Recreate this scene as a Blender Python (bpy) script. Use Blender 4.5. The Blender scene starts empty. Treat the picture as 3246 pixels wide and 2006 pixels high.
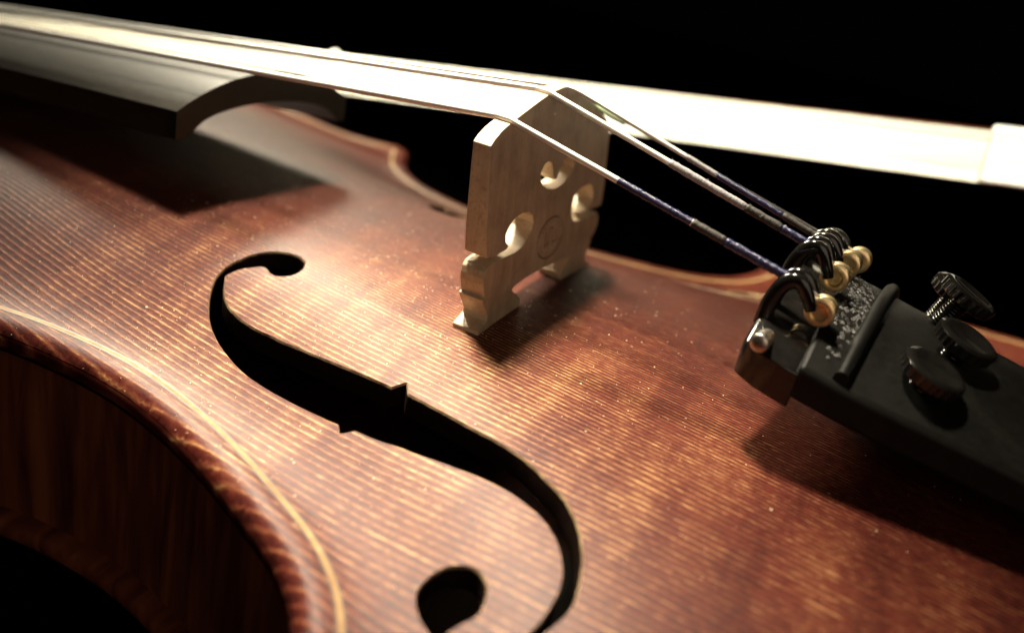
import bpy, bmesh, math, random
import numpy as np
from mathutils import Vector, Matrix
from mathutils.geometry import delaunay_2d_cdt

random.seed(7); rng = np.random.default_rng(7)
S = 0.001                                   # everything is measured in millimetres from the bridge's centre on the belly
scene = bpy.context.scene
COL = scene.collection

# ------------------------------------------------------------------ camera
cam_d = bpy.data.cameras.new('camera'); cam = bpy.data.objects.new('camera', cam_d); COL.objects.link(cam)
CAM = Vector((48.351, -114.797, 49.81))
RIGHT = Vector((0.85743308, 0.47316605, 0.20229288)); UPV = Vector((-0.36006705, 0.27080291, 0.89275837)); FWD = Vector((-0.36764145, 0.83831955, -0.40256688))
m = Matrix.Identity(4)
for r in range(3):
    m[r][0], m[r][1], m[r][2], m[r][3] = RIGHT[r], UPV[r], -FWD[r], CAM[r]*S
cam.matrix_world = m
cam_d.sensor_fit = 'HORIZONTAL'; cam_d.sensor_width = 36; cam_d.lens = 29.214
cam_d.clip_start = 0.004; cam_d.clip_end = 20
cam_d.dof.use_dof = True
cam_d.dof.focus_distance = (Vector((6, -24, 4))-CAM).dot(FWD)*S
cam_d.dof.aperture_fstop = 12.0
scene.camera = cam

# ------------------------------------------------------------------ world, lamps, exposure
w = bpy.data.worlds.new('World'); scene.world = w; w.use_nodes = True
w.node_tree.nodes['Background'].inputs[0].default_value = (1.0, 0.8, 0.6, 1)
w.node_tree.nodes['Background'].inputs[1].default_value = 0.0004
def aim(o, tgt):
    o.rotation_euler = (Vector(tgt)-o.location).to_track_quat('-Z', 'Y').to_euler()
def spot(name, loc, tgt, power, color, radius, angle, blend):
    d = bpy.data.lights.new(name, 'SPOT'); d.energy = power; d.color = color; d.shadow_soft_size = radius*S
    d.spot_size = math.radians(angle); d.spot_blend = blend
    o = bpy.data.objects.new(name, d); COL.objects.link(o); o.location = Vector(loc)*S; aim(o, Vector(tgt)*S); return o
def area(name, loc, tgt, power, color, sx, sy):
    d = bpy.data.lights.new(name, 'AREA'); d.energy = power; d.color = color; d.shape = 'RECTANGLE'; d.size = sx*S; d.size_y = sy*S
    o = bpy.data.objects.new(name, d); COL.objects.link(o); o.location = Vector(loc)*S; aim(o, Vector(tgt)*S); return o
spot('key_lamp', (-150, 42, 388), (-2, -26, 0), 47.0, (1.0, 0.89, 0.68), 34, 20.5, 1.0)
sl = area('side_lamp', (-430, 305, 390), (-52, -28, 0), .66, (1.0, 0.90, 0.68), 170, 120)
sl.data.spread = math.radians(50)
area('added_fill', (210, -310, 165), (-10, -20, -5), .28, (1.0, 0.78, 0.60), 300, 260)  # added soft light without a real source, lifts ribs and bridge face
bl = area('added_bow_light', (-130, -120, 260), (-110, 84, 9), .54, (1.0, 0.95, 0.74), 480, 16)  # extra light with no known source, added to brighten the bow hair
bl.data.spread = math.radians(15)
scene.view_settings.view_transform = 'Standard'; scene.view_settings.look = 'None'
scene.view_settings.exposure = 0.0; scene.view_settings.gamma = 1.0
scene.render.engine = 'CYCLES'
scene.cycles.max_bounces = 6

# ------------------------------------------------------------------ mesh helpers
def mesh_obj(name, verts, faces, mats, parent=None, smooth=True, fmat=None, uv=None, off=None, sharp=None):
    me = bpy.data.meshes.new(name)
    me.from_pydata([(v[0]*S, v[1]*S, v[2]*S) for v in verts], [], [tuple(int(i) for i in f) for f in faces])
    for mt in (mats if isinstance(mats, (list, tuple)) else [mats]): me.materials.append(mt)
    if fmat is not None: me.polygons.foreach_set('material_index', np.asarray(fmat, dtype=np.int32))
    me.polygons.foreach_set('use_smooth', np.full(len(me.polygons), bool(smooth)))
    if uv is not None:
        lay = me.uv_layers.new(name='UVMap'); li = np.empty(len(me.loops), dtype=np.int32); me.loops.foreach_get('vertex_index', li)
        lay.data.foreach_set('uv', np.asarray(uv, dtype=np.float32)[li].ravel())
    me.update()
    if sharp: me.set_sharp_from_angle(angle=math.radians(sharp))
    o = bpy.data.objects.new(name, me); COL.objects.link(o)
    if parent is not None:
        o.parent = parent
        if off is not None: o.location = Vector(off)*S
    return o
def bevel(o, w, seg=2, ang=35):
    b = o.modifiers.new('bevel', 'BEVEL'); b.width = w*S; b.segments = seg; b.limit_method = 'ANGLE'; b.angle_limit = math.radians(ang); b.harden_normals = False
    return o
def fix_normals(o):
    bm = bmesh.new(); bm.from_mesh(o.data); bmesh.ops.recalc_face_normals(bm, faces=bm.faces); bm.to_mesh(o.data); bm.free(); return o
def catmull(P, n):
    P = np.array(P, float); Q = np.vstack([2*P[0]-P[1], P, 2*P[-1]-P[-2]]); out = []
    for i in range(len(P)-1):
        p0, p1, p2, p3 = Q[i:i+4]
        for t in np.linspace(0, 1, n, endpoint=False):
            out.append(.5*((2*p1)+(-p0+p2)*t+(2*p0-5*p1+4*p2-p3)*t*t+(-p0+3*p1-3*p2+p3)*t**3))
    out.append(P[-1]); return np.array(out)
def loft(sections, closed=True, caps=True):
    """sections: list of equal-length point rings -> verts, faces"""
    n = len(sections[0]); V = [tuple(p) for s in sections for p in s]; F = []
    for a in range(len(sections)-1):
        for i in range(n if closed else n-1):
            j = (i+1) % n; F.append((a*n+i, a*n+j, (a+1)*n+j, (a+1)*n+i))
    if caps:
        F.append(tuple(range(n))[::-1]); k = (len(sections)-1)*n; F.append(tuple(range(k, k+n)))
    return V, F
def tube(path, rad, n=10, caps=True):
    P = [Vector(p) for p in path]; R = [float(q) for q in rad] if hasattr(rad, "__len__") else [float(rad)]*len(P); sec = []; ref = None
    for i, p in enumerate(P):
        t = (P[min(i+1, len(P)-1)]-P[max(i-1, 0)]).normalized()
        if ref is None: ref = t.cross(Vector((0, 0, 1))) if abs(t.z) < .9 else t.cross(Vector((0, 1, 0)))
        ref = (ref-t*ref.dot(t)).normalized(); b = t.cross(ref)
        sec.append([tuple(p+R[i]*(math.cos(2*math.pi*k/n)*ref+math.sin(2*math.pi*k/n)*b)) for k in range(n)])
    return loft(sec, True, caps)
def lathe(axis_o, axis_d, prof, n=24):
    """prof: (distance along axis, radius)"""
    d = Vector(axis_d).normalized(); a = d.cross(Vector((0, 0, 1))) if abs(d.z) < .9 else d.cross(Vector((0, 1, 0))); a.normalize(); b = d.cross(a); o = Vector(axis_o)
    return loft([[tuple(o+d*h+r*(math.cos(2*math.pi*k/n)*a+math.sin(2*math.pi*k/n)*b)) for k in range(n)] for h, r in prof])
def merge(*vf):
    V = []; F = []
    for v, f in vf:
        k = len(V); V += list(v); F += [tuple(i+k for i in q) for q in f]
    return V, F
def box(c, h, rot=None):
    c = Vector(c); V = []
    for sx in (-1, 1):
        for sy in (-1, 1):
            for sz in (-1, 1):
                q = Vector((sx*h[0], sy*h[1], sz*h[2]))
                V.append(tuple(c+(rot @ q if rot else q)))
    return V, [(0, 1, 3, 2), (4, 6, 7, 5), (0, 4, 5, 1), (2, 3, 7, 6), (0, 2, 6, 4), (1, 5, 7, 3)]

# ------------------------------------------------------------------ materials
class NT:
    def __init__(s, name):
        s.m = bpy.data.materials.new(name); s.m.use_nodes = True; s.t = s.m.node_tree; s.b = s.t.nodes['Principled BSDF']
    def n(s, typ, **kw):
        o = s.t.nodes.new(typ)
        for k, v in kw.items(): setattr(o, k, v)
        return o
    def l(s, a, b): s.t.links.new(a, b)
    def val(s, sock, v):
        if isinstance(v, (int, float)): sock.default_value = v
        elif isinstance(v, tuple): sock.default_value = v
        else: s.l(v, sock)
    def math(s, op, a, b=0.0, c=0.0, clamp=False):
        o = s.n('ShaderNodeMath', operation=op, use_clamp=clamp); s.val(o.inputs[0], a); s.val(o.inputs[1], b); s.val(o.inputs[2], c); return o.outputs[0]
    def coord(s, kind='Object', scale=(1000, 1000, 1000)):
        c = s.n('ShaderNodeTexCoord'); mp = s.n('ShaderNodeMapping'); mp.inputs['Scale'].default_value = scale; s.l(c.outputs[kind], mp.inputs[0]); return mp.outputs[0]
    def noise(s, vec, scale=1., detail=3., rough=.55, dist=0., stretch=None):
        if stretch:
            mp = s.n('ShaderNodeMapping'); mp.inputs['Scale'].default_value = stretch; s.l(vec, mp.inputs[0]); vec = mp.outputs[0]
        o = s.n('ShaderNodeTexNoise'); o.inputs['Scale'].default_value = scale; o.inputs['Detail'].default_value = detail; o.inputs['Roughness'].default_value = rough; o.inputs['Distortion'].default_value = dist
        s.l(vec, o.inputs['Vector']); return o.outputs['Fac']
    def ramp(s, fac, stops):
        o = s.n('ShaderNodeValToRGB'); e = o.color_ramp.elements
        while len(e) < len(stops): e.new(.5)
        for k, (p, c) in enumerate(stops):
            e[k].position = p; e[k].color = (c[0], c[1], c[2], 1) if hasattr(c, '__len__') else (c, c, c, 1)
        s.l(fac, o.inputs[0]); return o.outputs[0]
    def mix(s, fac, a, b, mode='MIX'):
        o = s.n('ShaderNodeMix', data_type='RGBA', blend_type=mode); s.val(o.inputs[0], fac)
        for k, v in ((6, a), (7, b)):
            if isinstance(v, tuple): o.inputs[k].default_value = v+(1,) if len(v) == 3 else v
            else: s.l(v, o.inputs[k])
        return o.outputs[2]
    def map(s, v, a, b, c=0., d=1.):
        o = s.n('ShaderNodeMapRange'); s.val(o.inputs[0], v)
        for k, x in zip((1, 2, 3, 4), (a, b, c, d)): o.inputs[k].default_value = x
        return o.outputs[0]
    def bump(s, h, dist_mm, strength=1.0, prev=None):
        o = s.n('ShaderNodeBump'); o.inputs['Distance'].default_value = dist_mm*S; o.inputs['Strength'].default_value = strength; s.l(h, o.inputs['Height'])
        if prev is not None: s.l(prev, o.inputs['Normal'])
        return o.outputs[0]
    def out(s, color=None, rough=None, normal=None, metal=0., spec=.5, coat=0., coat_r=.1):
        b = s.b
        if color is not None: s.val(b.inputs['Base Color'], color if not (isinstance(color, tuple) and len(color) == 3) else color+(1,))
        if rough is not None: s.val(b.inputs['Roughness'], rough)
        if normal is not None: s.l(normal, b.inputs['Normal'])
        s.val(b.inputs['Metallic'], metal); s.val(b.inputs['Specular IOR Level'], spec); s.val(b.inputs['Coat Weight'], coat); b.inputs['Coat Roughness'].default_value = coat_r
        return s.m

def spruce_material():
    t = NT('varnished_spruce'); P = t.coord()
    sep = t.n('ShaderNodeSeparateXYZ'); t.l(P, sep.inputs[0]); x, y, zc = sep.outputs[0], sep.outputs[1], sep.outputs[2]
    warp = t.noise(P, 1, 2, .5, stretch=(.010, .05, .05)); warp2 = t.noise(P, 1, 3, .6, stretch=(.12, .7, .08))
    yy = t.math('ADD', t.math('ADD', t.math('MULTIPLY_ADD', x, .07, y), t.math('MULTIPLY', t.math('SUBTRACT', warp, .5), 3.2)), t.math('MULTIPLY', t.math('SUBTRACT', warp2, .5), .2))
    ay = t.math('ABSOLUTE', yy)
    ph = t.math('MULTIPLY', t.math('ARCTANGENT', t.math('MULTIPLY', ay, .0131)), 1/.0092)   # year rings about 0.8 mm apart in the middle, wider at the edge
    fr = t.math('FRACT', ph); tri = t.math('SUBTRACT', 1.0, t.math('MULTIPLY', t.math('ABSOLUTE', t.math('SUBTRACT', fr, .5)), 2.0))
    line = t.map(tri, .45, .95)                                   # pale ridge of each year's growth
    ring = t.noise(P, 1, 1, .5, stretch=(.0, 0.55, .0))           # some years stronger than others
    streak = t.noise(P, 1, 4, .68, stretch=(.45, 3.2, .6)); speck = t.noise(P, 1, 5, .72, stretch=(1.3, 3.6, 3.6))
    blot = t.noise(P, 1, 3, .55, stretch=(.055, .035, .05)); band = t.noise(P, 1, 2, .5, stretch=(.16, .03, .03))
    # paler tan oval in the varnish colour, around the sound hole and the bridge
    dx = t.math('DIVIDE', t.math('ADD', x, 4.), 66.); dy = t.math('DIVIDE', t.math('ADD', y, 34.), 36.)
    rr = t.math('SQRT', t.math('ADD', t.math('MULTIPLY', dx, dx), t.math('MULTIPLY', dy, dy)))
    tan_oval = t.math('MULTIPLY', t.map(t.math('ADD', rr, t.math('MULTIPLY', t.math('SUBTRACT', blot, .5), 1.3)), 1.2, .2), t.map(band, .3, .7, .5, 1.0))
    dash = t.noise(P, 1, 3, .6, stretch=(.8, 2.0, .5))
    lf = t.math('MULTIPLY', line, t.math('MULTIPLY', t.map(ring, .3, .7, .5, 1.0), t.map(streak, .32, .62, .45, 1.0)))
    v = t.math('ADD', t.math('MULTIPLY', lf, .62), t.math('MULTIPLY', t.map(dash, .42, .58), t.map(zc, -9.9, -9.0, .05, .15)))
    v = t.math('ADD', v, t.math('MULTIPLY', t.map(speck, .36, .64), t.map(zc, -9.9, -9.0, .05, .16)))
    v = t.math('ADD', v, t.math('MULTIPLY', t.math('SUBTRACT', t.math('ADD', blot, band), 1.0), .30))
    v = t.math('ADD', v, t.math('MULTIPLY_ADD', tan_oval, .46, -.10))
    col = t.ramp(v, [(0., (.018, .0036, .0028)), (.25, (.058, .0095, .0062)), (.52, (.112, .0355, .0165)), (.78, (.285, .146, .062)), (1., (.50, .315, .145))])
    h = t.math('ADD', t.math('MULTIPLY', line, .8), t.math('MULTIPLY', speck, .9))
    nb = t.bump(h, .06, .6); nb = t.bump(t.noise(P, 2.2, 4, .7), .06, .6, nb)
    rgh = t.map(speck, .3, .7, .36, .52)
    return t.out(col, rgh, nb, spec=.10, coat=.09, coat_r=.33)
def maple_material(name='flamed_maple', uv=True, dark=1.0):
    t = NT(name); P = t.coord('UV') if uv else t.coord()
    f = t.noise(P, 1, 3, .55, .8, stretch=(.22, .022, .1)); f2 = t.noise(P, 1, 3, .6, stretch=(.65, .05, .3)); g = t.noise(P, 1, 4, .7, stretch=(1.2, 6., 3.))
    k = t.math('ADD', t.math('MULTIPLY', f, .75), t.math('MULTIPLY', f2, .25))
    col = t.ramp(t.map(k, .36, .66), [(0., (.035*dark, .0085*dark, .005*dark)), (.5, (.095*dark, .024*dark, .011*dark)), (1., (.17*dark, .052*dark, .022*dark))])
    col = t.mix(t.math('MULTIPLY', g, .3), col, (.05, .013, .007))
    nb = t.bump(g, .03, .4)
    return t.out(col, t.map(f2, .3, .7, .3, .45), nb)
def simple(name, c0, c1, scale, rough=(.35, .5), bump_mm=.02, stretch=None, metal=0., spec=.5, coat=0., contrast=(.35, .65)):
    t = NT(name); P = t.coord(); f = t.noise(P, scale, 5, .65, stretch=stretch); f2 = t.noise(P, scale*2.7, 4, .7, stretch=stretch)
    col = t.mix(t.map(f, *contrast), c0, c1)
    return t.out(col, t.map(f2, .3, .7, *rough), t.bump(f2, bump_mm, .6), metal=metal, spec=spec, coat=coat)
M = {}
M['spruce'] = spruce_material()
M['rib'] = maple_material(); M['back'] = maple_material('back_maple', False, 1.1)
M['raw'] = simple('bare_spruce_edge', (.40, .28, .16), (.05, .02, .01), .35)
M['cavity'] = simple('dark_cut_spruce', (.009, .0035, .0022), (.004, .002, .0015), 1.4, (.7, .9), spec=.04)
M['purf_light'] = simple('purfling_maple', (.27, .17, .075), (.17, .09, .038), .9, (.45, .6), stretch=(.7, .7, .7), spec=.12)
M['purf_dark'] = simple('purfling_ebony', (.020, .012, .008), (.045, .022, .012), 1.2)
M['ebony'] = simple('ebony', (.009, .0072, .005), (.016, .0125, .0085), 1.0, (.34, .46), .02, stretch=(.12, 1.6, 1.6), spec=.26)
def bridge_material():
    t = NT('bridge_maple'); P = t.coord()
    v = t.noise(P, 1, 4, .6, stretch=(.5, .55, .07)); fl = t.noise(P, 1, 4, .7, stretch=(2., 5.5, .9)); sm = t.noise(P, .22, 3, .6)
    col = t.ramp(t.map(v, .3, .7), [(0., (.42, .33, .215)), (1., (.57, .46, .315))])
    col = t.mix(t.map(fl, .53, .72, 0, .6), col, (.24, .125, .055))
    col = t.mix(t.map(sm, .42, .7, 0, .5), col, (.26, .165, .095))
    return t.out(col, .48, t.bump(fl, .03, .5), spec=.4)
M['bridge'] = bridge_material()
M['stamp'] = simple('burnt_stamp', (.12, .075, .042), (.2, .13, .08), 2.0, (.6, .8))
M['string'] = simple('wound_steel', (.84, .83, .80), (.74, .73, .70), 1.4, (.34, .46), .02, metal=.45)
M['plain_steel'] = simple('plain_steel', (.78, .78, .76), (.66, .66, .64), 1.4, (.25, .35), .004, metal=1.)
def thread(name, a, b, rough=.5):
    t = NT(name); P = t.coord(); f = t.noise(P, 1, 4, .7, stretch=(3.4, 2., 2.)); g = t.noise(P, 1, 2, .6, stretch=(5.5, 1., 1.))
    return t.out(t.mix(t.map(f, .35, .65), a, b), rough, t.bump(t.math('ADD', f, g), .16, .9), spec=.6)
M['silk_blue'] = thread('blue_silk', (.006, .007, .040), (.016, .018, .085), .26)
M['silk_grey'] = thread('grey_silk', (.22, .21, .22), (.36, .34, .34), .6)
M['silk_dark'] = thread('olive_silk', (.016, .0125, .009), (.030, .022, .014), .6)
M['plastic'] = simple('black_plastic', (.006, .0055, .005), (.010, .009, .008), .5, (.10, .17), .006, spec=.5)
M['tail'] = simple('matt_black_tailpiece', (.0025, .0023, .0018), (.0055, .005, .0038), .7, (.45, .6), .03, spec=.16)
M['rosin_crust'] = simple('rosin_crust', (.008, .0065, .005), (.04, .034, .026), 1.1, (.18, .5), .25, contrast=(.56, .8))
M['brass'] = simple('brass', (.93, .76, .45), (.80, .58, .28), .8, (.26, .4), .01, metal=.92)
M['nickel'] = simple('nickel', (.62, .57, .50), (.40, .33, .28), .9, (.25, .4), .01, metal=1.)
M['sleeve'] = simple('green_sleeve', (.34, .46, .25), (.42, .52, .32), .8, (.3, .4))
M['hair'] = simple('horse_hair', (.86, .82, .72), (.78, .73, .62), .3, (.4, .55), .01, stretch=(.05, 3., 3.))
M['stick'] = simple('pernambuco', (.20, .055, .02), (.13, .032, .012), .4, (.25, .35), .01, stretch=(.05, 1, 1), coat=.3)
M['silver'] = simple('silver', (.90, .88, .84), (.82, .80, .76), .5, (.3, .4), .003, metal=.4)
M['pearl'] = simple('pearl', (.75, .72, .68), (.6, .6, .58), .5, (.15, .25), .003)
M['dust'] = simple('rosin_dust', (.80, .72, .55), (.68, .58, .40), 1.2, (.2, .4))
M['cloth'] = simple('black_velvet', (.0012, .0011, .0010), (.0018, .0016, .0014), .5, (.9, 1.), .1, spec=0.)

# ------------------------------------------------------------------ the violin's outline and arching (mm)
UP = [(-210,0),(-209.5,14),(-207.5,30),(-202,47),(-192,63),(-178,75),(-162,81.5),(-146,83.8),(-128,82.6),(-112,79.6),(-100,78.3),(-91,79.6),(-84.5,82.5)]
CB = [(-79.5,80.5),(-75.5,74),(-69,65.5),(-60,59.0),(-50,55.6),(-40,54.0),(-30,53.6),(-20,54.8),(-10,57.2),(-1,60.2),(7,63.4),(13,67.6),(17.5,73.5),(20,80.5),(21.5,88.0)]
LO = [(27,91.5),(34,89.8),(42,90.6),(54,94.5),(68,99.3),(82,102.8),(94,104),(106,102.6),(119,97),(130,86.5),(138,71),(143,52),(145.5,28),(146,0)]
def half(step):
    P = np.vstack([catmull(s, 24) for s in (UP, CB, LO)])
    d = np.r_[0, np.cumsum(np.linalg.norm(np.diff(P, axis=0), axis=1))]
    n = int(d[-1]/step); s = np.linspace(0, d[-1], n)
    return np.c_[np.interp(s, d, P[:, 0]), np.interp(s, d, P[:, 1])]
def outline(step):
    h = half(step); return np.vstack([h, (h*[1, -1])[::-1][1:-1]])
def inside(P, poly):
    x, y = P[..., 0], P[..., 1]; c = np.zeros(x.shape, bool)
    for i in range(len(poly)):
        x1, y1 = poly[i-1]; x2, y2 = poly[i]
        if y1 == y2: continue
        c ^= ((y1 > y) != (y2 > y)) & (x < (x2-x1)*(y-y1)/(y2-y1)+x1)
    return c
def edged(P, poly):
    P = np.asarray(P, float).reshape(-1, 2); best = np.full(len(P), 1e9)
    for i in range(len(poly)):
        a = poly[i-1]; ab = poly[i]-a; L = ab@ab
        if L < 1e-12: continue
        q = P-a; t = np.clip((q@ab)/L, 0, 1); best = np.minimum(best, ((q-t[:, None]*ab)**2).sum(1))
    return np.sqrt(best)
def normals2(poly):
    t = np.roll(poly, -1, 0)-np.roll(poly, 1, 0); t /= np.linalg.norm(t, axis=1)[:, None]+1e-12
    n = np.c_[-t[:, 1], t[:, 0]]; A = .5*np.sum(poly[:, 0]*np.roll(poly[:, 1], -1)-np.roll(poly[:, 0], -1)*poly[:, 1])
    return -n if A > 0 else n                                      # outward
class Arch:
    def __init__(s, g=2.0):
        s.g = g; s.poly = outline(2.0); s.x0, s.y0 = -216., -110.; s.nx = int(368/g)+1; s.ny = int(220/g)+1
        X, Y = np.meshgrid(s.x0+g*np.arange(s.nx), s.y0+g*np.arange(s.ny), indexing='ij'); P = np.stack([X, Y], -1)
        mk = inside(P, s.poly) & (edged(P, s.poly).reshape(X.shape) > 5.5)
        h = np.zeros(X.shape); red = (np.add.outer(np.arange(s.nx), np.arange(s.ny)) % 2).astype(bool); ks = [mk & red, mk & ~red]
        for it in range(500):
            for k in ks:
                n = np.zeros_like(h); n[1:-1, 1:-1] = (h[2:, 1:-1]+h[:-2, 1:-1]+h[1:-1, 2:]+h[1:-1, :-2]+g*g)/4
                h[k] += 1.9*(n[k]-h[k])
        xs = X[:, 0]; hm = np.maximum(h[:, (s.ny-1)//2], 1.0)[:, None]
        u = np.sqrt(1-np.clip(h/hm, 0, 1)); sv = .5*(1+np.cos(np.pi*u**1.85))
        zc = np.interp(xs, [-204,-198,-185,-160,-120,-80,-40,0,30,60,95,120,135,140,146], [-9.1,-8.3,-5.4,-2.6,-.8,.1,.55,.6,.5,.0,-1.3,-4.1,-7.7,-8.7,-9.1])
        for _ in range(30): zc[1:-1] = (zc[2:]+zc[:-2]+2*zc[1:-1])/4
        H = (zc[:, None]+9.1)*sv; H[~mk] = 0
        for _ in range(6): H[1:-1, 1:-1] = (4*H[1:-1, 1:-1]+H[2:, 1:-1]+H[:-2, 1:-1]+H[1:-1, 2:]+H[1:-1, :-2])/8
        s.H = H
    def arch(s, P):
        P = np.asarray(P, float).reshape(-1, 2)
        fx = np.clip((P[:, 0]-s.x0)/s.g, 1, s.nx-3.001); fy = np.clip((P[:, 1]-s.y0)/s.g, 1, s.ny-3.001)
        i = fx.astype(int); j = fy.astype(int); tx = fx-i; ty = fy-j
        wt = lambda t: [(-t+2*t*t-t**3)/2, (2-5*t*t+3*t**3)/2, (t+4*t*t-3*t**3)/2, (-t*t+t**3)/2]
        wx = wt(tx); wy = wt(ty); z = 0
        for a in range(4):
            for b in range(4): z = z+wx[a]*wy[b]*s.H[i+a-1, j+b-1]
        return z
    def z(s, P, d=None):
        P = np.asarray(P, float).reshape(-1, 2)
        if d is None: d = edged(P, s.poly)
        bead = .35*np.exp(-((d-2.2)/2.0)**2)
        ro = np.where(d < 1.7, -1.2*(1-np.sqrt(np.clip(1-(1-d/1.7)**2, 0, 1))), 0)
        return -9.1+s.arch(P)+bead+ro
A = Arch()
zb = lambda x, y: float(A.z([(x, y)])[0])

F_PTS = [(-28.7,-20.8),(-30.2,-20.3),(-31.9,-20.4),(-33.5,-21.1),(-34.7,-22.3),(-35.8,-24.1),(-36.2,-26.0),(-36.5,-28.0),(-36.3,-29.7),(-35.9,-31.2),(-35.0,-32.7),(-33.7,-34.4),(-32.3,-35.9),(-30.6,-37.4),(-28.7,-38.7),(-26.7,-39.8),(-24.6,-40.7),(-22.4,-41.5),(-20.2,-42.2),(-17.8,-42.8),(-15.8,-43.1),(-13.4,-43.4),(-10.8,-43.6),(-8.2,-43.8),(-5.7,-43.9),(-3.5,-44.0),'|',(-1.8,-44.0),'|',(-0.7,-45.1),'|',(0.6,-43.9),'|',(3.8,-44.0),(6.8,-43.8),(9.8,-43.8),(12.7,-43.7),(15.5,-43.7),(17.4,-43.7),(19.4,-43.8),(21.4,-44.1),(23.2,-44.5),(24.8,-45.0),(26.3,-45.6),(27.6,-46.3),(28.7,-47.1),(29.6,-47.9),(30.4,-48.8),(31.2,-49.9),(31.8,-50.9),(32.3,-52.2),(32.6,-53.4),(32.7,-54.9),(32.7,-56.5),(32.5,-57.9),(32.0,-59.3),(31.3,-61.0),(30.0,-62.7),(28.2,-63.6),(27.2,-63.0),'|',(25.7,-61.7),'|',(26.3,-60.2),(27.0,-58.9),(26.9,-57.5),(26.3,-56.0),(25.5,-55.1),(24.5,-54.5),(23.4,-54.4),(22.3,-54.8),(21.4,-55.4),(20.8,-56.5),(20.6,-57.6),(20.6,-58.9),(21.1,-59.9),(22.0,-60.9),(23.0,-61.7),(24.1,-62.3),(25.4,-63.2),(27.0,-64.3),(28.9,-64.3),(30.8,-63.1),(32.3,-61.2),(33.0,-59.0),(33.7,-56.9),(34.1,-55.2),(34.2,-53.7),(33.9,-52.2),(33.3,-50.4),(32.6,-48.7),(31.7,-47.1),(30.7,-45.6),(29.5,-44.3),(28.3,-43.2),(27.3,-42.4),(26.1,-41.7),(24.0,-40.7),(22.3,-39.9),(20.2,-39.1),(18.2,-38.6),(16.0,-38.2),(13.4,-37.9),(10.5,-37.5),(7.6,-37.1),(5.2,-36.8),'|',(2.5,-36.5),'|',(1.1,-34.9),'|',(-0.0,-36.5),'|',(-2.1,-36.4),(-6.9,-36.3),(-11.6,-36.3),(-15.8,-36.3),(-17.9,-36.4),(-20.2,-36.3),(-22.7,-36.3),(-24.8,-36.1),(-26.8,-35.8),(-28.3,-35.4),(-29.6,-35.0),(-30.8,-34.4),(-32.2,-33.5),(-33.8,-32.0),'|',(-35.2,-30.4),'|',(-35.0,-29.2),(-34.5,-28.0),(-33.4,-26.7),(-32.6,-25.9),(-31.8,-25.7),(-30.8,-26.1),(-29.8,-26.4),(-28.8,-26.3),(-28.0,-25.7),(-27.4,-24.8),(-27.3,-23.6),(-27.7,-22.2),(-28.7,-20.8)]
def smooth_loop(pts, step):
    runs = [[]]
    for q in pts:
        if q == '|':
            if len(runs[-1]) >= 1: runs.append([runs[-1][-1]])
        else: runs[-1].append(q)
    out = []
    for rn in runs:
        if len(rn) < 2: continue
        c = catmull(rn, 8); d = np.r_[0, np.cumsum(np.linalg.norm(np.diff(c, axis=0), axis=1))]
        n = max(2, int(round(d[-1]/step))+1); s = np.linspace(0, d[-1], n)[:-1]
        out += list(zip(np.interp(s, d, c[:, 0]), np.interp(s, d, c[:, 1])))
    return np.array(out)
FH = smooth_loop(F_PTS, .45)

# ------------------------------------------------------------------ table and violin roots
TABLE_Z = -62.0
tv, tf = box((0, 300, TABLE_Z-10), (1500, 1500, 10))
tab = mesh_obj('table', tv, tf, M['cloth'], smooth=False); tab['kind'] = 'structure'; tab['label'] = 'black cloth covered table under the violin'
ROOT = (0, 0, TABLE_Z)
violin = bpy.data.objects.new('violin', None); COL.objects.link(violin); violin.location = Vector(ROOT)*S; violin.empty_display_size = .02
violin['label'] = 'reddish brown violin with blue silk wound strings, lying face up on black cloth'; violin['category'] = 'violin'
OFF = (0, 0, -TABLE_Z)                                             # parts keep bridge-centred coordinates
def part(name, vf, mat, parent=None, **kw):
    return mesh_obj(name, vf[0], vf[1], mat, parent or violin, off=OFF if parent is None else None, **kw)

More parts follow.
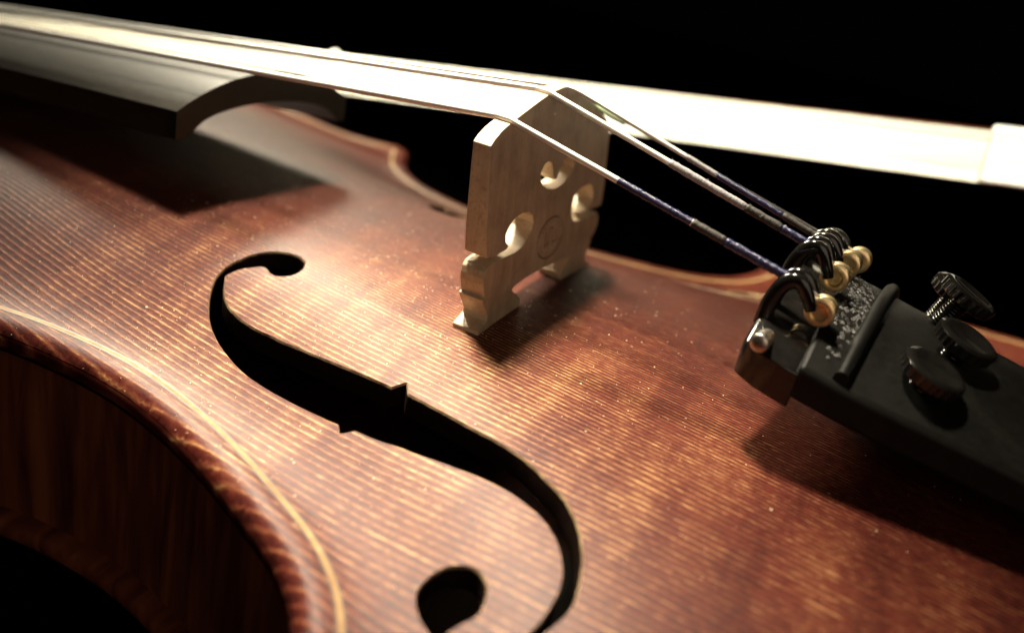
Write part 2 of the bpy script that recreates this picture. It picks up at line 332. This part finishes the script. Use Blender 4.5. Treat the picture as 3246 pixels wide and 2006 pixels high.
# ------------------------------------------------------------------ belly (top plate) with sound holes
def belly():
    out = outline(1.1); n_out = normals2(out); loops = [out]
    fl = [FH, FH*[1, -1]]; rims = []
    for f in fl:
        nn = normals2(f); rims.append(f+nn*.15)                    # rim of the worn bevel, just outside the hole
    loops += rims
    pts = []; edges = []
    for L in loops:
        k = len(pts); pts += [tuple(p) for p in L]; edges += [(k+i, k+(i+1) % len(L)) for i in range(len(L))]
    nb = len(pts)
    gx, gy = np.meshgrid(np.arange(-212, 148, 1.4), np.arange(-105, 105, 1.4), indexing='ij'); G = np.c_[gx.ravel(), gy.ravel()]
    idx = np.arange(len(G)); fine = (G[:, 0] > -115) & (G[:, 0] < 85)
    ii, jj = np.divmod(idx, gx.shape[1]); G = G[fine | ((ii % 3 == 0) & (jj % 3 == 0))]
    G = G[inside(G, out)]; dg = edged(G, A.poly); G = G[dg > 7.0]
    rings = [G]
    for d in (.15, .4, .8, 1.3, 2., 2.8, 3.7, 4.7, 5.8):
        q = outline(1.3); q = q-normals2(q)*d; q = q[inside(q, out)]; dq = edged(q, A.poly); rings.append(q[np.abs(dq-d) < .12*d+.05])
    G = np.vstack(rings)
    keep = np.ones(len(G), bool)
    for f in rims: keep &= ~inside(G, f) & (edged(G, f) > .55)
    G = G[keep]
    for f in rims:                                                 # a couple of fine rings round each hole
        nn = normals2(f)
        for d in (.5,):
            q = (f+nn*d)[::2]; q = q[~inside(q, f)]; q = q[edged(q, f) > .35]; G = np.vstack([G, q])
    allp = [Vector(p) for p in pts]+[Vector(p) for p in G]
    v2, e2, f2, ov, oe, of = delaunay_2d_cdt(allp, edges, [], 0, 1e-5)
    V2 = np.array([(v.x, v.y) for v in v2]); F = np.array([f for f in f2 if len(f) == 3])
    cen = V2[F].mean(1); ok = inside(cen, out)
    for f in rims: ok &= ~inside(cen, f)
    F = F[ok]
    a = V2[F]; ar = (a[:, 1, 0]-a[:, 0, 0])*(a[:, 2, 1]-a[:, 0, 1])-(a[:, 1, 1]-a[:, 0, 1])*(a[:, 2, 0]-a[:, 0, 0]); F[ar < 0] = F[ar < 0][:, ::-1]
    d = edged(V2, A.poly); Z = A.z(V2, d)
    V = [tuple(q) for q in np.c_[V2, Z]]; FF = [tuple(f) for f in F]; FM = [0]*len(FF)
    # underside, inset so that the outer rim gets its own wall
    k = len(V); zb2 = np.maximum(Z-3.0, -12.6); zb2[d < 7] = -12.6; V += [tuple(q) for q in np.c_[V2, zb2]]
    FF += [(f[0]+k, f[2]+k, f[1]+k) for f in F]; FM += [1]*len(F)
    def wall(rows, mats_, flip):
        nonlocal V, FF, FM
        n = len(rows[0]); base = len(V)
        for r in rows: V += [tuple(q) for q in r]
        for a in range(len(rows)-1):
            for i in range(n):
                j = (i+1) % n; q = (base+a*n+i, base+a*n+j, base+(a+1)*n+j, base+(a+1)*n+i)
                FF.append(q[::-1] if flip else q); FM.append(mats_[a])
    zo = A.z(out, np.zeros(len(out)))
    wall([np.c_[out, zo], np.c_[out+n_out*.22, zo-.5], np.c_[out+n_out*.25, np.full(len(out), -11.6)], np.c_[out-n_out*.1, np.full(len(out), -12.3)], np.c_[out-n_out*.6, np.full(len(out), -12.6)]], [0]*4, True)
    for f, r, fl_ in ((FH, rims[0], False), (FH*[1, -1], rims[1], True)):
        zr = A.z(r); zf = A.z(f)
        jit = .05*np.sin(np.arange(len(f))*1.7)+.05*np.sin(np.arange(len(f))*.63+2)
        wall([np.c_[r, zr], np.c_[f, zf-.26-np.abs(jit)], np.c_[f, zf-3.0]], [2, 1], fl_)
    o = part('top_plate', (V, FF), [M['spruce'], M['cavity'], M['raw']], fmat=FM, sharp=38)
    return o
top = belly()

# purfling: dark, pale, dark, let in 4 mm from the edge
def purfling():
    V = []; F = []; FM = []
    q = outline(.9); nn = normals2(q); lanes = [3.45, 3.72, 4.28, 4.5]
    D = [];
    for L in lanes:
        p = q-nn*L; D.append((p, edged(p, A.poly)))
    good = np.ones(len(q), bool)
    for (p, d), L in zip(D, lanes): good &= (np.abs(d-L) < .12) & inside(p, A.poly)
    good &= ~((np.abs(q[:, 1]) < 30) & (q[:, 0] < -150))
    k = 0; rows = []
    for (p, d) in D: rows.append(np.c_[p, A.z(p, d)+.035])
    n = len(q)
    for r in rows: V += [tuple(v) for v in r]
    for i in range(n):
        j = (i+1) % n
        if good[i] and good[j]:
            for a in range(3):
                F.append((a*n+i, (a+1)*n+i, (a+1)*n+j, a*n+j)); FM.append(0 if a == 1 else 1)
    o = mesh_obj('purfling', V, F, [M['purf_light'], M['purf_dark']], top, fmat=FM); return fix_normals(o)
purfling()

# ribs
def ribs():
    q = outline(1.2); nn = normals2(q); r = q-nn*2.9; s = np.r_[0, np.cumsum(np.linalg.norm(np.diff(r, axis=0), axis=1))]
    r2 = np.vstack([r, r[:1]]); s = np.r_[s, s[-1]+1.2]; zs = [-12.55, -22, -32, -42.05]; n = len(r2)
    V = [(p[0], p[1], z) for z in zs for p in r2]; UV = [(s[i]*S, z*S) for z in zs for i in range(n)]
    F = [(a*n+i, (a+1)*n+i, (a+1)*n+i+1, a*n+i+1) for a in range(3) for i in range(n-1)]
    return fix_normals(part('rib', (V, F), M['rib'], uv=UV))
ribs()
def back():
    q = outline(2.0); nn = normals2(q)
    prof = [(2.4, -42.0), (.9, -42.05), (.25, -42.5), (0, -43.6), (.25, -44.9), (1., -45.8), (2.4, -46.0), (5.5, -45.7), (9, -46.6), (16, -49.6)]
    sec = []
    for d, z in prof: p = q-nn*d; sec.append(np.c_[p, np.full(len(p), z)])
    c = np.array([-30., 0])
    for t, z in ((.62, -55.), (.40, -59.), (.2, -61.2), (.03, -61.9)):
        p = c+(q-c)*t*np.array([1, .92]); sec.append(np.c_[p, np.full(len(p), z)])
    V, F = loft([[tuple(v) for v in s_] for s_ in sec])
    return fix_normals(part('back_plate', (V, F), M['back']))
back()

# ------------------------------------------------------------------ fingerboard, neck, nut
SL = .1165
def fb_section(x, solid=False):
    t = (-57.0-x)/270.; hw = 21.0-8.8*t; zt = 20.75-SL*(-57.0-x); R = 42.; n = 22; top_ = []; bot = []
    for i in range(n+1):
        y = -hw+2*hw*i/n; top_.append((x, y, zt-(R-math.sqrt(R*R-y*y))))
    zs = zt-(R-math.sqrt(R*R-hw*hw))-4.6
    for i in range(n+1):
        y = hw-2*hw*i/n; a = abs(y)/(hw-3.2)
        z = zs if a >= 1 or solid else zs+(zt-5.3-zs)*math.sqrt(max(0, 1-a*a))**.9
        bot.append((x, y, min(z, zt-4.0)))
    return top_+bot
xs = [-57, -57.01]+list(np.linspace(-60, -120, 9))+list(np.linspace(-135, -327, 10))
secs = [fb_section(x, x < -192) for x in xs]
fb = part('fingerboard', loft(secs), M['ebony'], sharp=40); bevel(fb, .35, 2, 40)
def neck():
    sec = []
    for x, d in ((-192, 34), (-204, 30), (-212, 19), (-222, 14.5), (-270, 13), (-327, 12), (-338, 14), (-350, 18)):
        t = (-57-x)/270.; hw = 21-8.8*t-.3; zt = 20.75-SL*(-57-x)-(42-math.sqrt(42*42-hw*hw))-4.65
        sec.append([(x, hw*math.cos(math.pi*k/12), zt-d*math.sin(math.pi*k/12)) for k in range(13)])
    return fix_normals(part('neck', loft(sec), M['back'], sharp=50))
neck()
zn = 20.75-SL*270
nt = part('nut', box((-329.2, 0, zn-3.2), (2.0, 12.3, 4.2)), M['ebony'], smooth=False); bevel(nt, .5)

# ------------------------------------------------------------------ bridge
BY, BL = math.radians(2.07), math.tan(math.radians(-4.94))
def bpos(u, y, z):
    """u = through the thickness, y across, z up; leaning and slightly turned as it stands"""
    x = u+z*BL
    return (x*math.cos(BY)-y*math.sin(BY), x*math.sin(BY)+y*math.cos(BY), z)
def bt(z): return 2.08-.95*max(z, 0)/32.
BR = [(-21.2,'p'),(-17,'p'),(-12.5,'p'),(-8.0,'p'),(-7.7,1.1,'r'),(-8.4,1.7,'r'),(-10.9,3.7),(-11.2,4.15),(-10.4,4.5),(-6.9,4.75),(-3.0,4.72),(.5,4.72),(3.2,4.6),(7.0,4.5),(10.4,4.3),(10.9,4.0),(10.2,3.5),(8.5,1.7,'r'),(7.6,1.1,'r'),(8.0,'p'),(12.5,'p'),(17,'p'),(21.4,'p'),(21.4,.55,'r'),(19.2,1.2,'r'),(18.6,2.1),(19.1,3.3),(20.7,4.8),(20.2,5.1),(21.6,5.9),(22.7,7.2),(22.8,8.7),(21.9,9.75),
 (18.,9.75),(13.5,9.85),(10.6,10.2),(9.5,11.4),(9.0,13.0),(9.4,14.5),(10.8,15.3),(12.7,15.65),(15.4,15.7),(17.4,15.1),(18.5,13.9),(18.5,12.6),(17.2,11.6),(15.2,11.05),(19,10.85),(23.3,10.75),
 (23.6,11.6),(23.6,14.2),(23.1,18),(22.7,21.5),(22.45,24.9),(20.6,25.9),(18.2,27.1),(15.65,28.35),(12.0,29.8),(8.8,30.7),(5.8,31.35),(3.6,32.0),(1.6,32.4),(-.6,32.4),(-2.9,32.1),(-5.5,31.7),(-8.8,30.9),(-12.6,29.9),(-16.9,28.75),(-19.6,27.85),(-21.4,26.95),(-22.4,26.2),
 (-22.2,23.4),(-21.75,18.7),(-21.2,13.9),(-20.7,11.4),(-20.4,11.0),(-17.5,10.85),(-14.6,10.95),(-13.9,11.35),(-15.0,12.1),(-15.3,13.2),(-14.6,14.2),(-12.8,15.15),(-10.5,15.45),(-8.2,15.15),(-6.6,14.3),(-6.1,13.2),(-6.6,12.1),(-7.9,11.1),(-9.6,10.2),(-11.5,9.85),(-15.,9.9),(-18.6,9.95),
 (-20.0,9.75),(-20.75,9.1),(-20.95,8.2),(-20.85,7.2),(-20.45,6.0),(-20.1,5.2),(-20.75,5.05),(-20.2,4.2),(-19.2,3.0),(-18.65,2.1),(-18.9,1.4),(-19.6,.95,'r'),(-21.2,.6,'r')]
HEART = [(-5.2,19.4),(-5.4,20.6),(-4.4,21.6),(-3.0,21.9),(-1.7,21.5),(-1.0,20.4),(-.5,19.3),(.4,18.6),(1.2,19.0),(1.6,20.1),(2.6,21.0),(4.2,21.5),(6.2,21.3),(7.4,20.5),(7.3,19.5),(6.1,18.6),(4.3,17.8),(2.6,17.45),(1.0,17.3),(-.8,17.45),(-2.5,17.8),(-4.2,18.5)]
def bridge():
    P = []
    for q in BR:
        if q[-1] == 'p': P.append((q[0], None, 0.))
        elif q[-1] == 'r': P.append((q[0], None, q[1]))
        else: P.append((q[0], q[1], 0.))
    def zz(y, z, add, u=0.):
        if z is not None: return z
        x_, y_, _ = bpos(u, y, 0); return zb(x_, y_)+add
    ring = [(y, zz(y, z, a)) for y, z, a in P]; N = len(ring); H = len(HEART)
    vs = [Vector(q) for q in ring+HEART]; es = [(i, (i+1) % N) for i in range(N)]+[(N+i, N+(i+1) % H) for i in range(H)]
    v2, e2, f2, *_ = delaunay_2d_cdt(vs, es, [], 0, 1e-6)
    V2 = np.array([(v.x, v.y) for v in v2]); F = np.array([f for f in f2 if len(f) == 3]); c = V2[F].mean(1)
    F = F[inside(c, np.array(ring)) & ~inside(c, np.array(HEART))]
    n = len(V2); add = [p[2] for p in P]; iz = [p[1] is None for p in P]
    V = []
    for sgn in (1, -1):
        for k, (y, z) in enumerate(V2):
            u = sgn*bt(z)
            if k < N and iz[k]: z = zz(y, None, add[k], u)
            V.append(bpos(u, y, z))
    FF = []
    for f in F:
        a = V2[f]; ar = (a[1, 0]-a[0, 0])*(a[2, 1]-a[0, 1])-(a[1, 1]-a[0, 1])*(a[2, 0]-a[0, 0]); g = tuple(f) if ar > 0 else tuple(f[::-1])
        FF.append(g); FF.append(tuple(n+i for i in g[::-1]))
    for base, cnt in ((0, N), (N, H)):
        for i in range(cnt):
            j = base+(i+1) % cnt; i = base+i; FF.append((i, n+i, n+j, j))
    o = fix_normals(part('bridge', (V, FF), M['bridge'], smooth=False)); bevel(o, .11, 2, 30); return o
brg = bridge()
def stamp():
    """a maker's round brand: ring, inner ring, upright figure and specks of lettering, pressed into the tail side"""
    parts_ = []
    def bar(y0, z0, y1, z1, wd):
        n = max(1, int(math.hypot(y1-y0, z1-z0)/.8)); pr = []
        for k in range(n+1):
            t = k/n; y = y0+(y1-y0)*t; z = z0+(z1-z0)*t; dy, dz = y1-y0, z1-z0; L = math.hypot(dy, dz); ny, nz = -dz/L*wd/2, dy/L*wd/2
            ring_ = []
            for a, b, e in ((1, 0, .035), (-1, 0, .035), (-1, 0, -.05), (1, 0, -.05)):
                yy, zz_ = y+a*ny, z+a*nz; ring_.append(bpos(bt(zz_)+e, yy, zz_))
            pr.append(ring_)
        parts_.append(loft(pr))
    cy, cz, ry, rz = 1.15, 9.45, 5.0, 3.25
    def el(t, k): a = math.radians(t); return cy+ry*k*math.cos(a)-.9*k*math.sin(a)*0, cz+rz*k*math.sin(a)
    def arc(a0, a1, k, wd, n=14):
        for i in range(n):
            p = el(a0+(a1-a0)*i/n, k); q = el(a0+(a1-a0)*(i+1)/n, k); bar(*p, *q, wd)
    arc(60, 165, 1.0, .34); arc(210, 350, 1.0, .34); arc(-8, 55, 1.0, .12); arc(168, 208, 1.0, .12)
    for y0, z0, y1, z1 in ((-.9, 8.2, -.6, 10.6), (.4, 7.8, .7, 11.2), (1.9, 7.9, 1.7, 10.9), (3.3, 8.5, 2.9, 10.4), (-.9, 8.2, .5, 8.9), (1.8, 8.6, 3.3, 8.5), (.6, 11.2, 1.7, 10.9)): bar(y0, z0, y1, z1, .2)
    for a in list(range(25, 160, 15))+list(range(200, 345, 15)):
        p = el(a, .76); q = el(a+4, .86); bar(*p, *q, .16)
    v, f = merge(*parts_); o = mesh_obj('maker_stamp', v, f, M['stamp'], brg, smooth=False); o['label'] = 'round maker\'s brand burnt into the bridge'; return fix_normals(o)
stamp()

# ------------------------------------------------------------------ tailpiece with fork tuners
def tz(x): return 19.3-.185*(x-38)
def tsec(x, hw, dz=0., th=4.2, n=18, R=46.):
    t_ = [(x, -hw+2*hw*i/n, tz(x)+dz-(R-math.sqrt(R*R-(-hw+2*hw*i/n)**2))) for i in range(n+1)]
    b_ = [(x, p[1]*.985, p[2]-th-(.9 if 0 < i < n else 0)) for i, p in enumerate(t_)][::-1]
    return t_+b_
def thw(x): return float(np.interp(x, [37, 40, 50, 70, 100, 130, 148], [20.6, 21.4, 21.0, 18.8, 15.3, 12.4, 10.6]))
tp = part('tailpiece', loft([tsec(x, thw(x)) for x in (43.6, 44.3, 46, 49, 54, 60, 70, 85, 100, 115, 130, 142, 147)]), M['tail'], sharp=35); bevel(tp, .7, 3, 35)
def front_block():
    sec = []
    for x, dz, sh in ((36.6, -2.6, 1.2), (36.9, -1.7, .4), (37.6, -1.15, 0), (39.5, -1.0, 0), (42, -1.0, 0), (43.9, -1.0, 0)):
        sec.append(tsec(x, thw(x)-sh-.15, dz, 4.6-sh*.6))
    o = mesh_obj('tuner_housing', *loft(sec), M['plastic'], tp, sharp=35); return bevel(o, .5, 3, 35)
front_block()
def bar_saddle():
    path = [(48.2+.07*abs(y)*0+(y+20)*.055, y, tz(49)+.75-(46-math.sqrt(46*46-y*y))) for y in np.linspace(-20.3, 20.3, 19)]
    sec = []
    for p in path: sec.append([(p[0]-.95, p[1], p[2]-1.2), (p[0]-.75, p[1], p[2]+.35), (p[0]-.25, p[1], p[2]+.75), (p[0]+.35, p[1], p[2]+.7), (p[0]+.85, p[1], p[2]+.25), (p[0]+1.0, p[1], p[2]-1.2)])
    o = mesh_obj('string_fret', *loft(sec), M['tail'], tp, sharp=50); return o
bar_saddle()
pin = mesh_obj('hinge_pin', *lathe((38.6, -20.85, 13.9), (-.05, -1, .1), [(-6, 1.15), (.0, 1.15), (.16, 1.08), (.3, .8), (.36, .4), (.37, .02)], 28), M['nickel'], tp, sharp=60)
STR = [dict(n='G', nut=-8.1, by=-16.9, bz=28.75, r=.46, ty=-14.0, tx=39.0, tzz=20.4), dict(n='D', nut=-2.7, by=-5.5, bz=31.7, r=.44, ty=-5.0, tx=39.3, tzz=22.7),
       dict(n='A', nut=2.7, by=5.8, bz=31.35, r=.36, ty=4.8, tx=38.6, tzz=21.8), dict(n='E', nut=8.1, by=15.65, bz=28.35, r=.15, ty=13.2, tx=39.0, tzz=20.3)]
BALL = [(43.2, -14.0, 18.0), (42.9, -5.0, 20.0), (43.3, 4.5, 19.7), (44.1, 12.9, 18.6)]
KNOB = [(57.0, -14.2, 15.6), (59.6, -4.9, 17.6), (58.6, 4.7, 20.6), (58.0, 13.4, 18.6)]
for k, (s, b, kn) in enumerate(zip(STR, BALL, KNOB)):
    ty = s['ty']; zt_ = s['tzz']; tines = []
    for sd in (-1, 1):
        pr = catmull([(37.4, ty+sd*1.3, zt_-6.2), (37.6, ty+sd*1.35, zt_-2.6), (38.6, ty+sd*1.4, zt_-.15), (40.2, ty+sd*1.45, zt_+.35), (41.6, ty+sd*1.45, b[2]+1.15), (42.3, ty+sd*1.45, b[2]-.1)], 5)
        sec = []
        for i, p in enumerate(pr):
            w_ = .66*(1-.35*(i/(len(pr)-1))**2); t = pr[min(i+1, len(pr)-1)]-pr[max(i-1, 0)]; t = t/np.linalg.norm(t); nx = np.array([-t[2], 0, t[0]]); h_ = 1.05*(1-.4*(i/(len(pr)-1))**3)
            sec.append([tuple(p+np.array([0, math.cos(a)*w_, 0])+nx*math.sin(a)*h_) for a in np.linspace(0, 2*math.pi, 10, endpoint=False)])
        tines.append(loft(sec))
    v, f = merge(*tines); fix_normals(mesh_obj('fork_tuner', v, f, M['plastic'], tp, sharp=60))
    bx = mesh_obj('ball_end', *lathe((b[0], b[1]-1.45, b[2]), (.03, 1, 0), [(.6, .3), (.55, .9), (.1, 1.05), (0, 1.4), (.2, 1.75), (.6, 1.8), (.95, 1.5), (1.45, 1.4), (1.95, 1.5), (2.3, 1.8), (2.7, 1.75), (2.9, 1.4), (2.8, 1.05), (2.35, .9), (2.3, .3)], 28), M['brass'], tp, sharp=50)
    # loop of string wire round the ball
    lp = [(b[0]+1.52*math.cos(a), b[1]+.25*math.sin(2*a), b[2]+1.52*math.sin(a)) for a in np.linspace(0, 2*math.pi, 25)]
    mesh_obj('string_loop', *tube(lp, .22, 8, False), M['brass'], tp)
    ax = Vector((.30, -.10, 1)).normalized() if k != 2 else Vector((.42, .02, 1)).normalized()
    kp = Vector(kn)
    scr = [(-5.2, 1.25)]
    for i in range(9): h0 = -5.0+i*.42; scr += [(h0, 1.28), (h0+.14, 1.45), (h0+.28, 1.28)]
    scr += [(-1.2, 1.25), (-.9, 1.2)]
    mesh_obj('tuner_screw', *lathe(kp, ax, scr, 20), M['plastic'], tp, sharp=70)
    # knurled head
    n_ = 56; prof = [(-1.1, 1.3, 0), (-1.0, 3.3, 0), (-.8, 3.75, 1), (.5, 3.85, 1), (.75, 3.5, 0), (.85, 2.9, 0), (.62, 2.5, 0), (.58, .05, 0)]
    d = ax; a_ = d.cross(Vector((0, 1, 0))).normalized(); b_ = d.cross(a_)
    sec = [[tuple(kp+d*h+(r-(.16 if kk % 2 and kn_ else 0))*(math.cos(2*math.pi*kk/n_)*a_+math.sin(2*math.pi*kk/n_)*b_)) for kk in range(n_)] for h, r, kn_ in prof]
    fix_normals(mesh_obj('tuner_knob', *loft(sec), M['plastic'], tp, sharp=45))
# crust of old rosin behind the ball ends
cr = []
for k in range(170):
    x = rng.uniform(44.6, 48.2); y = rng.normal(-5, 6.5)
    if abs(y) > 18: continue
    z = tz(x)-(46-math.sqrt(46*46-y*y)); h = rng.uniform(.12, .42); a = rng.uniform(.18, .5)
    cr.append(([(x-a, y-a*.8, z-.1), (x+a, y-a, z-.1), (x+a*.8, y+a, z-.1), (x-a, y+a*.9, z-.1), (x+rng.uniform(-.1, .1), y, z+h)], [(0, 1, 4), (1, 2, 4), (2, 3, 4), (3, 0, 4)]))
v, f = merge(*cr); oc = mesh_obj('rosin_crust', v, f, M['rosin_crust'], tp, smooth=False); oc['kind'] = 'stuff'
mesh_obj('tail_cord', *tube(catmull([(140, -5, 1.5), (146, -5.2, -.5), (150, -4, -6), (151, 0, -12), (150, 4, -6), (146, 5.2, -.5), (140, 5, 1.5)], 6), 1.0, 10), M['plastic'], tp)
part('saddle', box((145.2, 0, -7.2), (3.2, 15, 3.6)), M['ebony'], smooth=False)
part('end_button', lathe((146.5, 0, -26), (1, 0, 0), [(-1, 3.), (3, 3.2), (4, 5.5), (7, 6.3), (9.5, 4.5), (10, .1)], 24), M['ebony'], sharp=50)

# ------------------------------------------------------------------ strings
def lerp(p, q, t): return tuple(p[i]+(q[i]-p[i])*t for i in range(3))
names = ['thick G side string', 'second string', 'third string', 'thin outermost string']
for s, b in zip(STR, BALL):
    y, z = s['by'], s['bz']; r = s['r']
    pb = bpos(-.9, y, z+r*.55); pf = bpos(.9, y, z+r*.5)
    nut = (-327.5, s['nut'], zn+.8+r); tail = (s['tx'], s['ty'], s['tzz'])
    path = [nut]+[lerp(nut, pb, t) for t in (.25, .5, .75, .95)]+[pb, pf]+[lerp(pf, tail, t) for t in (.05, .3, .6, .85)]+[tail, (b[0]-.6, b[1], b[2]+1.2)]
    so = part('string', tube(path, r, 12), M['string'] if s['n'] != 'E' else M['plain_steel'])
    seg = {'G': [(.40, .663, 'silk_blue', .50), (.663, .777, 'silk_dark', .56), (.777, 1.0, 'silk_blue', .60)],
           'D': [(.48, .76, 'silk_grey', .54), (.76, .885, 'silk_dark', .58), (.885, 1.0, 'silk_blue', .58)],
           'A': [(.47, .60, 'silk_grey', .42), (.60, .86, 'silk_blue', .45), (.86, 1.0, 'silk_dark', .50)],
           'E': [(.50, 1.0, 'silk_dark', .26)]}[s['n']]
    for t0, t1, mt, rr in seg:
        n_ = max(12, int((t1-t0)*170)); pth = [lerp(pf, tail, t0+(t1-t0)*i/n_) for i in range(n_+1)]
        rad = [rr*(1+rng.uniform(-.07, .10))*(.86 if i in (0, n_) else 1) for i in range(n_+1)]
        o = mesh_obj('silk_winding', *tube(pth, rad, 12), M[mt], so); o['label'] = {'silk_blue': 'blue silk winding', 'silk_grey': 'frayed grey silk winding', 'silk_dark': 'dark olive silk winding'}[mt]
    # stray fibres
    fib = []
    for t0, t1, mt, rr in seg[:1 if s['n'] == 'E' else 3]:
        for _ in range(int((t1-t0)*150)):
            t = rng.uniform(t0, t1); c = Vector(lerp(pf, tail, t)); a = rng.uniform(0, 6.28); dr = Vector((rng.uniform(-.5, .5), math.cos(a), math.sin(a))).normalized()
            p0 = c+dr*rr*.9; p1 = c+dr*(rr+rng.uniform(.08, .30))+Vector((rng.uniform(-.35, .35), 0, 0)); fib.append(tube([p0, (p0+p1)/2+Vector((.04, 0, .03)), p1], .018, 3, False))
    v, f = merge(*fib); o = mesh_obj('silk_fibres', v, f, M['silk_blue'] if s['n'] != 'D' else M['silk_grey'], so); o['kind'] = 'stuff'
    if s['n'] == 'E':
        o = mesh_obj('string_sleeve', *tube([lerp(pf, tail, t) for t in (-.02, .04, .10, .13)], .55, 14), M['sleeve'], so); o['label'] = 'pale green plastic sleeve'

# ------------------------------------------------------------------ bow propped on the upper bout, hair towards the camera
bow = bpy.data.objects.new('violin_bow', None); COL.objects.link(bow); bow['category'] = 'bow'; bow['label'] = 'violin bow with pale horse hair ribbon and red brown stick, propped behind the violin'
BX0, BX1 = -530., 61.
def bowz(x): return 21.7+.1485*x                               # centre line of the hair
BYY = 81.0
bow.location = Vector((BX0, BYY, TABLE_Z))*S; BOFF = tuple(-v for v in (BX0, BYY, TABLE_Z))
bow_dir = Vector((1, 0, .1485)).normalized(); bow_up = Vector((-.1485, 0, 1)).normalized()
def bp(x, a, up): c = Vector((x, BYY+a, bowz(x))); return tuple(c+bow_up*up)
V = []; F = []
nh = 84; HW = 5.2
for i in range(nh):
    u = -HW+2*HW*(i+.5)/nh; dy = rng.uniform(-.16, .16); k = len(V); xs_ = np.linspace(BX0+8, BX1, 14)
    for x in xs_:
        wv = .05*math.sin(x*.02+i*2.1); w_ = HW/nh*1.12
        for a, b in ((-.09, -w_), (-.09, w_), (.09, w_), (.09, -w_)): V.append(bp(x, dy+a, u+b+wv))
    for q in range(13):
        for e in range(4): F.append((k+q*4+e, k+q*4+(e+1) % 4, k+q*4+4+(e+1) % 4, k+q*4+4+e))
hair = mesh_obj('hair', V, F, M['hair'], bow, off=BOFF); hair['kind'] = 'stuff'; fix_normals(hair)
stp = [bp(x, a, u) for x, a, u in ((BX0-2, 19, 0), (BX0+40, 20, 0), (BX0+160, 15, 0), (BX0+320, 11.5, 0), (BX0+420, 11.5, .2), (BX0+520, 14, .3), (BX1+2, 16.5, .4), (BX1+62, 17.5, .4))]
stick = mesh_obj('stick', *tube(catmull(stp, 10), list(np.linspace(2.7, 4.3, 71)), 16), M['stick'], bow, off=BOFF)
# head at the tip
hd = loft([[bp(BX0-6, 0, -3.5), bp(BX0-6, 0, 3.5), bp(BX0+18, 0, 4.6), bp(BX0+18, 0, -4.6)], [bp(BX0-3, 10, -3.2), bp(BX0-3, 10, 3.2), bp(BX0+12, 10, 3.6), bp(BX0+12, 10, -3.6)], [bp(BX0-2, 21, -2.6), bp(BX0-2, 21, 2.6), bp(BX0+16, 21, 2.8), bp(BX0+16, 21, -2.8)]])
bevel(fix_normals(mesh_obj('head', *hd, M['stick'], bow, off=BOFF, smooth=False)), .8)
fr = loft([[bp(x, a, u) for a, u in ((-1.6, -hw), (-1.6, hw), (6, hw-.6), (13, 4.6), (13, -4.6), (6, -hw+.6))] for x, hw in ((BX1-1.5, 5.2), (BX1+4, 5.5), (BX1+46, 6.0), (BX1+50, 5.6))])
frog = bevel(fix_normals(mesh_obj('frog', *fr, M['ebony'], bow, off=BOFF, smooth=False)), .7)
fe = loft([[bp(x, a, u+.75) for a, u in ((-2.1, -hw), (-2.3, 0), (-2.1, hw), (-.5, hw+.5), (2.4, hw+.2), (2.4, -hw-.2), (-.5, -hw-.5))] for x, hw in ((BX1-4, 5.0), (BX1-3.4, 5.4), (BX1+9.5, 5.4), (BX1+10, 5.0))])
bevel(fix_normals(mesh_obj('ferrule', *fe, M['silver'], frog, smooth=False)), .4)
bt_ = lathe(bp(BX1+62, 17.5, 1.), bow_dir, [(0, 4.2), (1, 4.6), (11, 4.3), (13, 2.5), (13.2, .05)], 20)
mesh_obj('screw_button', *bt_, M['silver'], bow, off=BOFF, sharp=40)
lm = lathe(bp(-109, .2, 5.4), bow_dir, [(-1.6, .05), (-1.2, .7), (0, 1.05), (1.2, .75), (1.7, .05)], 12)
mesh_obj('bow_lump', *lm, M['hair'], bow, off=BOFF)  # made-up pale lump standing in for an unidentified bump on the hair

# ------------------------------------------------------------------ rosin dust and lint lying on the belly
def dust():
    V = []; F = []; n = 0
    P = np.c_[np.r_[rng.normal(-25, 28, 3000), rng.uniform(-110, 70, 500)], np.r_[rng.normal(-14, 24, 3000), rng.uniform(-70, 45, 500)]]
    P = P[inside(P, A.poly)]
    for f in (FH, FH*[1, -1]): P = P[~inside(P, f)]
    Z = A.z(P)
    for (x, y), z in zip(P, Z):
        r = .026+.07*rng.random()**3; z += r*.5
        if rng.random() < .03: r *= 1.8
        e = rng.uniform(.6, 1.8); k = len(V)
        V += [(x+r*e, y, z), (x-r*e, y, z), (x, y+r, z), (x, y-r, z), (x, y, z+r), (x, y, z-r)]
        F += [(k, k+2, k+4), (k+2, k+1, k+4), (k+1, k+3, k+4), (k+3, k, k+4), (k+2, k, k+5), (k+1, k+2, k+5), (k+3, k+1, k+5), (k, k+3, k+5)]
    o = mesh_obj('rosin_dust', V, F, M['dust'], smooth=False); o['kind'] = 'stuff'; o['label'] = 'fine pale rosin dust scattered over the violin belly'; o['category'] = 'dust'
dust()
